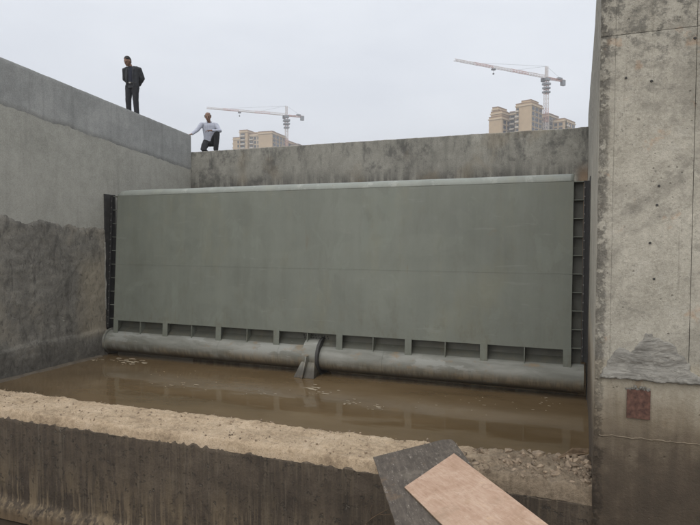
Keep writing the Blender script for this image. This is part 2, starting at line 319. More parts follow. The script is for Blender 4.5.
def m_ply():
    k = NT('dusty_plywood'); q = k.n('ShaderNodeMapping'); q.inputs['Rotation'].default_value = (0, 0, math.radians(52)); k.l(k.pos, q.inputs['Vector']); k.pos = q.outputs[0]; n = k.noise(3., 6, .65, (0, 0, 0), .8); g = k.noise((3, 42, 42), 6, .65, (1, 0, 0), .8); sp = k.noise(11., 6, .7, (5, 0, 0))
    c = k.ramp(k.add(k.mul(n, .55), k.mul(g, .45)), [(.34, (.36, .225, .15)), (.5, (.47, .32, .23)), (.66, (.58, .435, .335))])
    dt = k.noise(1.8, 7, .7, (7, 7, 2), .6); c = k.mix(k.mul(k.rng(dt, .5, .68), .6), c, (.33, .235, .16)); c = k.mix(k.mul(k.rng(k.noise(38., 5, .7), .58, .66), .45), c, (.24, .17, .12)); c = k.mix(k.mul(k.rng(sp, .56, .66), .4), c, (.38, .255, .16)); c = k.mix(k.mul(k.rng(n, .6, .72), .5), c, (.60, .40, .22))
    ring = k.mul(k.rng(k.math('ABSOLUTE', k.math('SUBTRACT', k.voro(2.6, (.3, .1, 0)), .12)), .014, .004), k.rng(k.noise(1.9, 2), .5, .56)); c = k.mix(k.mul(ring, .5), c, (.25, .16, .11))
    return k.done(c, .75, k.add(g, k.mul(sp, .2)), .002, .6)
M_DBOARD, M_PLY = m_dboard(), m_ply()
M_PLYEDGE = plain('plywood_edge', (.17, .12, .075), .9, .4, 18.)

# ------------------------------------------------------------------ the setting
def ground():
    rings = [(.0, -1.2), (30, -1.2), (80, -1.2), (200, -1.2), (600, -1.2), (1500, -1.2), (4000, -1.2)]
    V = [(0, 20, -1.2)]; F = []; n = 48
    for r, z in rings[1:]:
        for j in range(n): a = 2 * math.pi * j / n; V.append((r * math.cos(a), 20 + r * math.sin(a), z))
    for j in range(n): F.append((0, 1 + j, 1 + (j + 1) % n))
    for i in range(len(rings) - 2):
        for j in range(n): a = 1 + i * n + j; b = 1 + i * n + (j + 1) % n; F.append((a, a + n, b + n, b))
    tag(mk('ground', V, F, M_GROUND, None, False), kind='structure')
ground()
def bank():                                     # the earth bank the photographer stands on
    prof = [(-30, 1.45), (-4, 1.45), (0, 1.5), (1.2, 1.45), (2.0, 1.1), (2.9, .66), (3.35, .6), (3.6, .4), (3.9, -.3), (4.3, -1.0), (4.5, -1.3)]
    ys = []
    for (a, za), (b, zb) in zip(prof, prof[1:]):
        for t in lin(0, 1, 6)[:-1]: ys.append((a + (b - a) * t, za + (zb - za) * t))
    ys.append(prof[-1]); xs = lin(-26, 16, 120); V = []; F = []
    for y, z in ys:
        for x in xs:
            w = .12 * sm(-4, 2, y); V.append((x, y + w * fbm(x * .7, y, 3) * .5, z + w * fbm(x, y, 0) * .7 - .02))
    for i in range(len(ys) - 1):
        for j in range(len(xs) - 1): a = i * len(xs) + j; F.append((a, a + 1, a + 1 + len(xs), a + len(xs)))
    tag(mk('earth_bank', V, F, M_EARTH), kind='structure')
bank()
# pool bed and water
tag(box('pool_bed', XL - .05, XR + .05, 6.9, YB + .1, -1.19, -.75, M_EARTH), kind='structure')
tag(box('mud_floor', -20, 3, 3.8, 6.6, -1.21, -1.185, plain('wet_mud', (.045, .034, .022), .5, .4, 3., 0, 1.)), kind='structure')
def water():
    xs = lin(XL - .02, XR + .09, 120); ys = lin(7.0, YB + .02, 90)
    V = [(x, y, .004 * fbm(x * .9, y * 2, 1)) for y in ys for x in xs]; n = len(xs)
    F = [(i * n + j, i * n + j + 1, (i + 1) * n + j + 1, (i + 1) * n + j) for i in range(len(ys) - 1) for j in range(n - 1)]
    tag(mk('water', V, F, M_WATER), kind='structure')
water()

# left wall: lower pour, proud upper pour, dark mortar render at its foot
def left_wall():
    t = thing('concrete_wall', (XL - .4, 11, -1.19), 'grey concrete side wall on the left, crown sloping down towards the far corner', 'wall')
    ys = lin(4.0, YB - .003, 150)
    rings = []
    for y in ys:
        zt = ljoint(y) + .10; r = [(XL + .006 * fbm(.7 * y, z * .7, 0) + .003 * fbm(4 * y, 4 * z, 3, 2), y, z) for z in lin(-1.15, zt, 60)]
        rings.append(r + [(XL - .9, y, zt), (XL - .9, y, -1.15)])
    loft('lower_pour', rings, M_LLOW, t)
    rings = []
    for y in ys:
        j = ljoint(y) + .03 * fbm(y * 1.7, 5, 0) + .022 * fbm(y * 7, 5, 0) + .012 * fbm(y * 25, 5, 0); zt = ltop(y) + .006 * fbm(y * 3, 0, 0); r = []
        for i, z in enumerate(lin(j, zt - .02, 16)):
            r.append((XL + (.022 if i else -.004) + .005 * fbm(.8 * y, z, 9) + (.010 * fbm(y * 6, 2, z * 3) if i < 2 else 0), y, z))
        r += [(XL + .016, y, zt - .004), (XL - .02, y, zt), (XL - .92, y, zt), (XL - .92, y, j)]
        rings.append(r)
    loft('upper_pour', rings, M_LUP, t)
    # render layer: thickness fades to nothing along a ragged upper edge
    yy = lin(4.0, 12.02, 170); zz = lin(-.75, 4.0, 120); V = []; F = []
    for y in yy:
        ze = 3.70 - .112 * (y - 9.05) + .16 * fbm(y * .8, 0, 4) + .05 * fbm(y * 5, 1, 4)
        for z in zz:
            m = sm(-.02, .16, ze - z + .05 * fbm(y * 8, z * 8, 9)); th = -.03 + m * (.054 + .018 * fbm(y * 2.2, z * 2.2, 7) + .012 * fbm(y * 7, z * 7, 2))
            foot = .66 + .06 * fbm(y * 1.5, 0, 8)
            th += .045 * sm(.035, -.02, z - foot) * m
            V.append((XL + th, y, z))
    n = len(zz)
    for i in range(len(yy) - 1):
        for j in range(n - 1): a = i * n + j; F.append((a, a + 1, a + 1 + n, a + n))
    mk('render_layer', V, F, M_MORTAR, t)
left_wall()

def back_wall():
    t = thing('concrete_wall', (-5.7, YB + .4, -1.19), 'stained grey concrete cross wall behind the steel gate', 'wall')
    rings = []
    for x in lin(XL - 4.2, XR + .047, 190):
        zt = BTOP + .012 * fbm(x * 1.3, 0, 0) + .006 * fbm(x * 7, 0, 0)
        r = [(x, YB + .008 * fbm(x, z, 5) + .003 * fbm(x * 5, z * 5, 5), z) for z in lin(-1.15, zt - .015, 34)]
        rings.append(r + [(x, YB + .018, zt), (x, YB + .85, zt), (x, YB + .85, -1.15)])
    loft('wall_body', rings, M_BACK, t)
back_wall()

# right wall: inner face towards the pool, broad front end divided by formwork joints
def right_wall():
    t = thing('concrete_wall', (1.6, 9, -1.19), 'tall pale concrete wall end on the right with formwork joints and mortar patch', 'wall')
    ys = lin(YF + .03, 16.6, 90); rings = []
    for y in ys:
        zt = ltop(min(y, 16.6)) + .004 * fbm(y * 3, 1, 1)
        xr = XR + .05 * sm(YF, 11.5, y); r = [(xr + .006 * fbm(y * .8, z * .8, 1), y, z) for z in lin(-1.15, zt - .02, 40)]
        rings.append(r + [(xr + .02, y, zt), (3.0, y, zt), (3.0, y, -1.15)])
    loft('wall_body', rings, M_RIGHT, t)
    zl = atY(650, 383, YF).z
    def zj(x): return 5.12 + .004 * x                         # horizontal formwork joint
    def panel(x0, x1, z0, z1, ya):
        nx = max(3, int((x1 - x0) / .035)); nzz = max(3, int((z1 - z0) / .045)); xs = lin(x0, x1, nx); zs = lin(z0, z1, nzz); V = []; F = []
        for i, x in enumerate(xs):
            for j, z in enumerate(zs):
                e = min(x - x0, x1 - x, z - z0, z1 - z); y = ya + (.006 if e < 1e-4 else 0)
                y += .003 * fbm(x * 2, z * 2, 3) + .0015 * fbm(x * 11, z * 11, 3)
                X = x
                if x0 < XR + .02:                              # ragged arris at the corner
                    rag = sm(.10, .0, x - x0); y += rag * max(0, .03 * fbm(x * 8, z * 5, 2) + .012 + .03 * fbm(x * 22, z * 17, 8)) ; 
                    if i == 0: X = XR - .004; y = ya + .07
                    if i == 1: X = XR + max(-.002, .012 * fbm(0, z * 6, 5) + .004 + .01 * fbm(0, z * 25, 5))
                V.append((X, y, z + (.018 * fbm(x * 6, 0, 3) + .01 * fbm(x * 25, 0, 3) if j == 0 and z0 > 0 and z0 < 3 else 0)))
        n = len(zs)
        for i in range(len(xs) - 1):
            for j in range(n - 1): a = i * n + j; F.append((a, a + n, a + n + 1, a + 1))
        mk('formwork_panel', V, F, M_RIGHT, t)
    cols = [(XR + .002, .335), (.337, 1.032), (1.037, 2.1), (2.105, 2.99)]
    for x0, x1 in cols:
        panel(x0, x1, zl + .004, 5.123, YF); panel(x0, x1, 5.128, 7.2, YF)
    panel(XR + .004, 2.99, -1.15, zl + .03, YF + .014)
    # trowelled mortar mound with a broken lower lip
    a = atY(598, 385, YF); b = atY(716, 330, YF); xs = lin(a.x, b.x, 110); zs = lin(zl - .055, b.z + .05, 70); V = []; F = []
    def crest(x):
        p = [(598, 380), (604, 366), (612, 352), (620, 340), (628, 345), (634, 347), (640, 337), (650, 331), (660, 334), (672, 341), (680, 350), (688, 362), (697, 372), (716, 376)]
        P = [(atY(u, v, YF).x, atY(u, v, YF).z) for u, v in p]
        for (xa, za), (xb, zb) in zip(P, P[1:]):
            if xa <= x <= xb: return za + (zb - za) * (x - xa) / (xb - xa)
        return P[-1][1]
    for x in xs:
        c = crest(x) + .02 * fbm(x * 13, 0, 2) + .012 * fbm(x * 40, 0, 2); lo = zl + .012 + .02 * fbm(x * 7, 3, 0) + .012 * fbm(x * 24, 3, 0)
        for z in zs:
            m = sm(-.03, .07 + .05 * fbm(x * 9, z * 9, 4), c - z + .035 * fbm(x * 16, z * 16, 6)) * sm(-.012, .02, z - lo)
            h = -.03 + m * (.042 + .036 * sm(.2, 0, z - lo) + .013 * fbm(x * 5, z * 9, 1) + .008 * fbm(x * 22, z * 30, 1))
            V.append((x, YF - h, z))
    n = len(zs)
    for i in range(len(xs) - 1):
        for j in range(n - 1): q = i * n + j; F.append((q, q + n, q + n + 1, q + 1))
    o = mk('mortar_patch', V, F, M_PATCH, t); o['label'] = 'rough grey trowelled mortar patch with broken lower lip'
    p0 = atY(627, 389, YF); p1 = atY(650, 420, YF)
    o = box('steel_plate', p0.x, p1.x, YF - .004, YF + .03, p1.z, p0.z, M_RUST, t, .002); o['label'] = 'rusty red-brown steel plate set in the concrete'
    bm = bmesh.new()                                           # mortar crumbs along the plate's upper edge
    for i in range(26):
        x = p0.x - .01 + (p1.x - p0.x + .03) * random.random(); s = .006 + .014 * random.random()
        M = Matrix.Translation((x, YF + .004, p0.z + .002 + .03 * random.random() ** 2)) @ Matrix.Rotation(random.random() * 6, 4, Vector((random.random(), 1, random.random())).normalized())
        bmesh.ops.create_icosphere(bm, subdivisions=1, radius=s, matrix=M @ Matrix.Diagonal((1.3, .7, .8, 1)))
    o = bm_obj('mortar_crumbs', bm, M_PATCH, t, True); o['kind'] = 'stuff'
    bm = bmesh.new(); pts = []; rr = []
    for i in range(60):
        u = 599 + 120 * i / 59; v = 434.5 + 12 * (i / 59) + .8 * fbm(i * .22, 0, 0) * 2; q = atY(u, v, YF + .012); pts.append((q.x, q.y, q.z)); rr.append(max(.002, .006 + .004 * fbm(i * .5, 2, 0)))
    tube(bm, pts, rr, 6); bm_obj('grout_ridge', bm, plain('dried_grout', (.19, .155, .11), .95), t, True)
    # form tie stubs
    for u, v in ((651.5, 81), (650, 243), (654, 279), (657, 205), (659, 186), (695, 38), (626, 78)):
        q = atY(u, v, YF); bm = bmesh.new()
        bmesh.ops.create_cone(bm, cap_ends=True, segments=12, radius1=.014, radius2=.010, depth=.012, matrix=Matrix.Translation((q.x, YF - .003, q.z)) @ Matrix.Rotation(math.pi / 2, 4, 'X'))
        bm_obj('form_tie', bm, M_GUIDE, t)
right_wall()

# low wall in front with the sandy top
def zt_front(x, y): return .47 + .02 * fbm(x * .8, y, 0) + .012 * fbm(x * 4, y * 4, 0)
def front_wall():
    t = thing('low_wall', (-6, 6.85, -1.19), 'low mud-stained concrete wall across the foreground with a sandy top', 'wall')
    rings = []
    for x in lin(-16, XR + .006, 330):
        y0 = 6.41 - .018 * (-x) * .9; y1 = 7.36 - .02 * (-x) + .05 * fbm(x * .9, 2, 2) + .02 * fbm(x * 5, 2, 2)
        ch = max(0, .03 * fbm(x * 2.5, 1, 1) + .015 + .025 * fbm(x * 9, 1, 1))
        r = [(x, y0 + .012 * fbm(x * .9, z, 2) + .006 * fbm(x * 5, z * 5, 2) - .10 * sm(-.86, -1.02, z + .05 * fbm(x * 2, 0, 0)), z) for z in lin(-1.17, .36 - ch, 34)]
        r += [(x, y0 + .02 + ch * .4, .385 - ch * .6), (x, y0 + .05 + ch, .40)] + [(x, y, .40) for y in lin(y0 + .12 + ch, y1 - .08, 6)] + [(x, y1 - .02, .39), (x, y1, .34), (x, y1, .0), (x, y1, -1.17)]
        rings.append(r)
    loft('concrete_body', rings, M_FRONT, t)
    xs = lin(-14, XR, 620); V = []; F = []; ny = 40
    for x in xs:
        y0 = 6.415 - .018 * (-x) * .9 + .012 * fbm(x * .9, .4, 2) + .015 * fbm(x * 9, 7, 1); y1 = 7.33 - .02 * (-x) + .05 * fbm(x * .9, 2, 2) + .03 * fbm(x * 6, 9, 2)
        for j, y in enumerate(lin(y0, y1, ny)):
            e = sm(-.03, .07, min(y - y0, y1 - y)); rub = sm(-1.5, -.2, x)
            z = (.33 if j in (0, ny - 1) else .405) + e * (.085 + .03 * fbm(x * 1.3, y * 1.3, 0) + (.018 + .024 * rub) * fbm(x * 6, y * 6, 0) + (.012 + .014 * rub) * fbm(x * 20, y * 20, 0)) + .05 * rub * e
            V.append((x, y, z))
    for i in range(len(xs) - 1):
        for j in range(ny - 1): a = i * ny + j; F.append((a, a + ny, a + ny + 1, a + 1))
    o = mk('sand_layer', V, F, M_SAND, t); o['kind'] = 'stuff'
    bm = bmesh.new()
    for i in range(1100):
        right = random.random() < .34
        x = (XR - .02 - 2.0 * random.random() ** 1.6) if right else -10 + 10 * random.random()
        y = 6.48 - .018 * (-x) + (.82) * random.random(); s = (.006 + .012 * random.random() ** 3) if not right else (.008 + .05 * random.random() ** 3.2)
        rub = sm(-1.5, -.2, x); z = .49 + .03 * fbm(x * 1.3, y * 1.3, 0) + .045 * rub
        M = Matrix.Translation((x, y, z + s * .25)) @ Matrix.Rotation(random.random() * 6, 4, Vector((random.random(), random.random() - .5, 1)).normalized()) @ Matrix.Diagonal((1.3, .6 + .6 * random.random(), .5 + .4 * random.random(), 1))
        n0 = len(bm.verts); bmesh.ops.create_icosphere(bm, subdivisions=1, radius=s, matrix=M); bm.verts.ensure_lookup_table()
        for v in bm.verts[n0:]: v.co += Vector((random.uniform(-1, 1), random.uniform(-1, 1), random.uniform(-1, 1))) * s * .28
    o = bm_obj('rubble', bm, M_RUBBLE, t, False); o['kind'] = 'stuff'
front_wall()

# ------------------------------------------------------------------ steel gate (hinged along its foot, leaning back slightly)
GX0, GX1, GZ = -11.40, -.055, .94
LEAN = math.radians(3.8)
def gate():
    cx = (GX0 + GX1) / 2; w = (GX1 - GX0) / 2
    t = thing('steel_gate', (cx, D, GZ), 'large grey-green painted steel flap gate between the concrete walls', 'gate', None, (-LEAN, 0, 0))
    H = 3.465; seam = 1.48; R = .17
    def plate(name, z0, z1, mat):
        xs = lin(-w, w, 140); zs = lin(z0, z1, 24); V = []; F = []; n = len(zs)
        for x in xs:
            for z in zs: V.append((x, .006 * fbm(x * .45, z * .6, 2) + .0025 * math.sin((x + w) * math.pi / .81) * sm(0, .3, z), z))
        for i in range(len(xs) - 1):
            for j in range(n - 1): a = i * n + j; F.append((a, a + n, a + n + 1, a + 1))
        m0 = len(V); loop = [i * n for i in range(len(xs))] + [(len(xs) - 1) * n + j for j in range(1, n)] + [i * n + n - 1 for i in range(len(xs) - 2, -1, -1)] + [j for j in range(n - 2, 0, -1)]
        for a in loop: V.append(V[a]); V.append((V[a][0], V[a][1] + .014, V[a][2]))
        L = len(loop)
        for i in range(L): a, b = m0 + 2 * i, m0 + 2 * ((i + 1) % L); F.append((a, a + 1, b + 1, b))
        o = mk(name, V, F, mat, t, True, True); return o
    plate('skin_plate', 0, seam - .002, M_GATE); plate('skin_plate', seam + .002, H - R, M_GATE)
    bm = bmesh.new(); xs = lin(-w, w, 160)
    tube(bm, [(x, -.001 + .006 * fbm(x * .45, seam * .6, 2) + .0025 * math.sin((x + w) * math.pi / .81), seam + .002 * fbm(x * 2, 0, 0)) for x in xs], [.003 + .0012 * fbm(x * 9, 0, 0) for x in xs], 6)
    bm_obj('weld_seam', bm, M_GATE, t, True, True)
    # rolled lip along the top
    V = []; F = []; prof = [(0.001, H - R + .002)] + [(R - R * math.cos(a), H - R + R * math.sin(a)) for a in lin(.1, math.pi / 2, 9)] + [(.34, H - .012), (.40, H - .05)]
    xs = lin(-w, w, 160); n = len(prof)
    for x in xs:
        cut = sm(.10, 0, x + w); d = .010 * fbm(x * .5, 0, 7)
        for y, z in prof: V.append((x, y + .002, z + d * sm(H - R, H, z) - .06 * cut * cut * sm(H - R, H, z)))
    for i in range(len(xs) - 1):
        for j in range(n - 1): a = i * n + j; F.append((a, a + n, a + n + 1, a + 1))
    o = mk('top_lip', V, F, M_LIP, t, True, True); m = o.modifiers.new('thickness', 'SOLIDIFY'); m.thickness = .014; m.offset = -1
    # back plate, closing the ribs behind the skin
    box('back_plate', -w - .20, w + .18, .20, .22, -.30, H - .14, M_SHADEST, t, 0, True)
    # feet of the ribs between skin and pipe: wide flanges and thin webs in turn
    N = 15
    for k in range(N):
        x = -w + .07 + (2 * w - .14) * k / (N - 1)
        if k % 2 == 0:
            box('rib_flange', x - .075, x + .075, -.006, .010, -.335, .03, M_GATE, t, .002, True)
        box('rib_web', x - .008, x + .008, .012 if k % 2 == 0 else .004, .198, -.36, .5, M_GATE, t, 0, True)
    # horizontal stiffeners showing beyond both ends of the skin
    for s in (-1, 1):
        e = w if s > 0 else -w
        for k in range(10):
            z = .03 + .362 * k
            box('end_rib', *sorted((e - s * .06, e + s * (.20 if s > 0 else .17))), .03, .198, z, z + .012, M_GATE, t, 0, True)
        box('end_web', *sorted((e - s * .055, e - s * .04)), .016, .198, -.2, H - .16, M_SHADEST, t, 0, True)
        a, b = sorted((e + s * .185, e + s * (.29 if s > 0 else .26)))
        sl_ = box('rubber_seal', a, b, .02, .07, -.22, H - .16, M_RUBBER, t, .004, True)
        box('clamp_bar', *sorted((e + s * .192, e + s * .212)), .006, .018, -.2, H - .18, M_GUIDE, t, .002, True)
        for k in range(20):
            bm = bmesh.new(); bmesh.ops.create_cone(bm, cap_ends=True, segments=6, radius1=.013, radius2=.013, depth=.016, matrix=Matrix.Translation((e + s * .202, -.002, .02 + .172 * k - .12)) @ Matrix.Rotation(math.pi / 2, 4, 'X'))
            bm_obj('bolt', bm, M_BOLT, t, False, True)
    # row of bolts over the middle bearing
    for r in range(2):
        for k in range(9):
            bm = bmesh.new(); bmesh.ops.create_cone(bm, cap_ends=True, segments=6, radius1=.016, radius2=.016, depth=.02, matrix=Matrix.Translation((BX - cx - .32 + .075 * k + .02 * r, .19, -.08 - .05 * r)) @ Matrix.Rotation(math.pi / 2, 4, 'X'))
            bm_obj('bolt', bm, M_GUIDE, t, False, True)
    # the turning pipe along the foot, in welded lengths with collar rings
    py, pz, pr = .17, -.565, .288
    pc = [(-w - .21, -7.0), (-7.0, -3.0), (-3.0, .02), (.02, 1.98), (1.98, w + .24)]
    pc = [(-w - .21, -2.35), (-2.35, -.7), (-.7, 1.85), (1.85, w + .24)]
    for a, b in pc:
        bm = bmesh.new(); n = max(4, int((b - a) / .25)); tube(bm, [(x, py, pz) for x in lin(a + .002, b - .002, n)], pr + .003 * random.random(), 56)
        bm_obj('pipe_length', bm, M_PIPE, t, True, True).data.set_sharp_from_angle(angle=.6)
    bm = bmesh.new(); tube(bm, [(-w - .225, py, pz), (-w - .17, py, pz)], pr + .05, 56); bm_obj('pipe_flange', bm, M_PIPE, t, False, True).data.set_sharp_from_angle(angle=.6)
    # fillet plate between pipe and back plate
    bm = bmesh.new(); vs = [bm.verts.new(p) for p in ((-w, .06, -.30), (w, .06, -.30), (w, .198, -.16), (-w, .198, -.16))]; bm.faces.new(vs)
    o = bm_obj('fillet_plate', bm, M_SHADEST, t, False, True)
    return t
BX = atY(306.5, 360, 11.65).x
gate_t = gate()

def bearing():
    py, pz, pr = D + .207, .387, .288
    t = thing('bearing_pedestal', (BX, 11.7, -.7), 'grey steel bearing clasping the middle of the pipe, foot in the water', 'bearing')
    def ring(name, x0, x1, ro, mat):
        bm = bmesh.new(); n = 64; R_ = [[], [], [], []]
        for j in range(n):
            a = 2 * math.pi * j / n; c, s = math.cos(a), math.sin(a)
            for q, (x, r) in enumerate(((x0, pr - .02), (x0, ro), (x1, ro), (x1, pr - .02))): R_[q].append(bm.verts.new((x, py + r * c, pz + r * s)))
        for q in range(4):
            for j in range(n): bm.faces.new((R_[q][j], R_[q][(j + 1) % n], R_[(q + 1) % 4][(j + 1) % n], R_[(q + 1) % 4][j]))
        o = bm_obj(name, bm, mat, t, True); o.data.set_sharp_from_angle(angle=.6); return o
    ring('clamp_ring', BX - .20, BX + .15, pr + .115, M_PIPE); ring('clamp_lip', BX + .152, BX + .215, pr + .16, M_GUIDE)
    # flared foot: trapezoid front with a fin in the middle
    bm = bmesh.new()
    prof = [(11.54, -.68), (11.54, .01), (11.76, .31), (12.6, .31), (12.6, -.68)]
    ring_ = []
    for s in (-1, 1):
        pts = []
        for (y, z) in prof:
            wd = .165 if z > .3 else .245; pts.append(bm.verts.new((BX - .02 + s * wd, y, z)))
        ring_.append(pts)
    n = len(prof)
    for i in range(n): bm.faces.new((ring_[0][i], ring_[0][(i + 1) % n], ring_[1][(i + 1) % n], ring_[1][i]))
    bm.faces.new(ring_[0]); bm.faces.new(ring_[1][::-1]); bm_obj('foot', bm, M_PIPE, t)
    bm = bmesh.new(); pr_ = [(11.46, -.6), (11.46, .01), (11.69, .46), (11.84, .46), (11.60, -.05), (11.60, -.6)]; f = []
    for x in (BX - .045, BX - .02): f.append([bm.verts.new((x, y, z)) for y, z in pr_])
    for i in range(6): bm.faces.new((f[0][i], f[0][(i + 1) % 6], f[1][(i + 1) % 6], f[1][i]))
    bm.faces.new(f[0]); bm.faces.new(f[1][::-1]); bm_obj('fin', bm, M_PIPE, t)
bearing()
# dark steel guides the seals run on
g = thing('seal_guide', (XL + .03, 12.1, -.5), 'dark steel guide strip on the left wall beside the gate edge', 'guide')
box('guide_plate', XL - .01, XL + .03, 12.03, 12.42, -.4, 4.28, M_GUIDE, g, .004)
bm = bmesh.new(); tube(bm, [(XL + .03 + .012 * fbm(0, z * 3, 1), 12.01 + .03 * fbm(z * 2.5, 0, 5), z) for z in lin(1.2, 3.0, 30)], [.02 + .012 * fbm(z * 6, 0, 2) for z in lin(1.2, 3.0, 30)], 7)
bm_obj('grout_bead', bm, M_PATCH, g, True)
g = thing('seal_guide', (XR - .02, 12.1, -.5), 'dark steel guide strip on the right wall beside the gate ribs', 'guide')
box('guide_plate', XR + .03, XR + .07, 11.96, 12.42, -.4, 4.30, M_GUIDE, g, .004)

# ------------------------------------------------------------------ boards lying on the wall as a gangway
def board(name, pts, th, top, edge, label, cat):
    bm = bmesh.new(); P = [Vector(p) for p in pts]; nrm = (P[1] - P[0]).cross(P[2] - P[0]).normalized(); nrm *= 1 if nrm.z > 0 else -1
    n = len(P); a = [bm.verts.new(p) for p in P]; b = [bm.verts.new(p - nrm * th) for p in P]
    bm.faces.new(a)
    bm.faces.new(b[::-1])
    for i in range(n): bm.faces.new((a[i], b[i], b[(i + 1) % n], a[(i + 1) % n]))
    bmesh.ops.recalc_face_normals(bm, faces=bm.faces)
    bmesh.ops.bevel(bm, geom=list(bm.edges), offset=.003, segments=1, affect='EDGES')
    me = bpy.data.meshes.new(name); bm.to_mesh(me); bm.free(); me.materials.append(top); me.materials.append(edge)
    for p in me.polygons: p.material_index = 0 if p.normal.dot(nrm) > .7 else 1
    c = sum(P, Vector()) / n
    o = link(name, me, None, None, False); me.transform(Matrix.Translation(-c)); o.location = c
    return tag(o, label, cat)
def onplane(pix, B, g):
    n = Vector((-g[0], -g[1], 1)); E_ = Vector((0, 0, EYE)); out = []
    for u, v in pix: r = ray(u, v); out.append(E_ + r * (n.dot(B - E_) / n.dot(r)))
    return out
PB = atZ(451, 439, .76); PG = (.215, .02)
def ragged(poly, step, amp, seed):
    out = []
    for a, b in zip(poly, poly[1:] + poly[:1]):
        L = (b - a).length; m = max(2, int(L / step)); nn = Vector((-(b - a).y, (b - a).x, 0)).normalized()
        for i in range(m):
            q = a.lerp(b, i / m); q = q + nn * amp * (fbm(q.x * 9, q.y * 9, seed) if i else .0); out.append(q)
    return out
q = onplane([(373, 457), (443, 439.5), (451, 439), (455, 442), (471, 464), (560, 575), (424, 610)], PB, PG)
board('weathered_board', ragged(q, .09, .006, 3), .022, M_DBOARD, M_PLYEDGE, 'dark weathered board lying on the low wall under the plywood sheet', 'board')
nP = Vector((-PG[0], -PG[1], 1)).normalized()
q = onplane([(404, 485.5), (454, 453), (615, 575), (492, 575)], PB + nP * .017, PG)
q = onplane([(404, 487), (454, 453), (600, 563.5), (490, 572)], PB + nP * .0175, PG)
board('plywood_sheet', ragged(q, .25, .003, 5), .014, M_PLY, M_PLYEDGE, 'pinkish dusty plywood sheet lying on top of the dark board', 'plywood')
# dark scrap leaning by the right wall
c = atZ(577, 455, .55)
q = [atZ(557, 457, .56), atZ(566, 452, .60), atZ(572, 447.6, .66), atZ(588, 448, .66), atZ(587, 452, .62), atZ(574, 456, .56)]
board('wood_scrap', q, .018, plain('rotten_wood', (.09, .065, .042), .9, .5, 14.), M_PLYEDGE, 'small dark wood scrap on the low wall against the right wall', 'scrap')
# dry twig on the wall face below the boards
tw = bmesh.new(); 
def twig(pts, r): tube(tw, [atY(u, v, 6.30) for u, v in pts], r, 6)
twig([(366, 524), (372, 518), (379, 514), (388, 509)], [.006, .005, .004, .003]); twig([(379, 514), (384, 515), (391, 514)], [.004, .003, .002]); twig([(372, 518), (370, 510), (372, 505)], [.004, .003, .002])
twig([(366, 524), (358, 560)], [.006, .007])
tag(bm_obj('dry_twig', tw, plain('twig_bark', (.16, .11, .07), .9), None, True), 'thin dry forked twig against the low wall face left of the boards', 'twig')

# scum floating on the water
def scum():
    V = []; F = []
    def flake(x, y, r, asp):
        n = 9; b = len(V); V.append((x, y, .010))
        for j in range(n):
            a = 2 * math.pi * j / n; rr = r * (.55 + .6 * random.random()); V.append((x + rr * math.cos(a) * asp, y + rr * math.sin(a), .006))
        for j in range(n): F.append((b, b + 1 + j, b + 1 + (j + 1) % n))
    for (u, v, n, su, sv, r) in ((132, 362, 14, 16, 2.5, .06), (120, 360, 6, 10, 2, .04), (375, 408, 7, 14, 4, .03), (352, 403, 6, 10, 3, .028), (180, 384, 5, 22, 5, .025), (320, 392, 6, 14, 4, .03), (460, 402, 8, 50, 14, .02), (170, 374, 4, 26, 4, .022), (540, 405, 7, 20, 8, .018), (250, 392, 5, 60, 10, .018), (96, 360, 6, 10, 2, .04), (312, 388, 3, 8, 2, .05)):
        for i in range(n * 2):
            p = atZ(u + random.gauss(0, su * .5), v + random.gauss(0, sv * .5), 0)
            if XL + .1 < p.x < XR - .1 and 7.45 < p.y < 11.85: flake(p.x, p.y, r * (.2 + .7 * random.random() ** 2), 1.2 + 2.8 * random.random())
    o = mk('floating_scum', V, F, M_SCUM, None, False); tag(o, 'pale flecks of scum floating on the muddy water', 'scum', kind='stuff')
scum()
# silt rim along the foot of the left wall
V = []; F = []; ys = lin(7.6, 11.75, 90)
for y in ys:
    wd = .16 + .07 * fbm(y * 1.6, 0, 0) + .03 * fbm(y * 7, 0, 0)
    for i, (f_, z) in enumerate(((0, .05), (.4, .035), (.8, .012), (1.1, -.03))): V.append((XL + .03 + f_ * wd, y, z + .012 * fbm(y * 5, f_ * 4, 0) * (1 if i < 2 else .3)))
for i in range(len(ys) - 1):
    for j in range(3): a = i * 4 + j; F.append((a, a + 1, a + 5, a + 4))
tag(mk('silt_rim', V, F, plain('wet_silt', (.12, .10, .075), .5, .3, 8.)), 'narrow rim of wet silt along the left wall foot', 'silt', kind='stuff')
# rebar stub on the back wall
p = atY(566, 127, YB + .3); bm = bmesh.new(); tube(bm, [(p.x, p.y, BTOP - .05), (p.x, p.y, BTOP + .25)], .011, 8)
tag(bm_obj('rebar_stub', bm, M_BOLT), 'short thin steel stub standing on the back wall below the right crane', 'rebar')

# ------------------------------------------------------------------ people
def melt(name, build, voxel, mat, parent, smooth_it=3, rough=0.):
    bm = bmesh.new(); build(bm); bmesh.ops.recalc_face_normals(bm, faces=bm.faces)
    me = bpy.data.meshes.new(name); bm.to_mesh(me); bm.free(); tmp = bpy.data.objects.new('tmp', me); C.objects.link(tmp)
    r = tmp.modifiers.new('r', 'REMESH'); r.mode = 'VOXEL'; r.voxel_size = voxel
    s = tmp.modifiers.new('s', 'SMOOTH'); s.iterations = smooth_it; s.factor = .5
    dg = bpy.context.evaluated_depsgraph_get(); out = bpy.data.meshes.new_from_object(tmp.evaluated_get(dg)); bpy.data.objects.remove(tmp)
    if rough:
        for v in out.vertices: v.co += v.normal * rough * (fbm(v.co.x * 9, v.co.y * 9, v.co.z * 5) + .5 * fbm(v.co.x * 22, v.co.y * 22, v.co.z * 12))
    out.name = name; out.materials.clear(); return link(name, out, mat, parent, True, True)
M_SKIN = plain('skin', (.21, .125, .088), .55, .12, 20.)
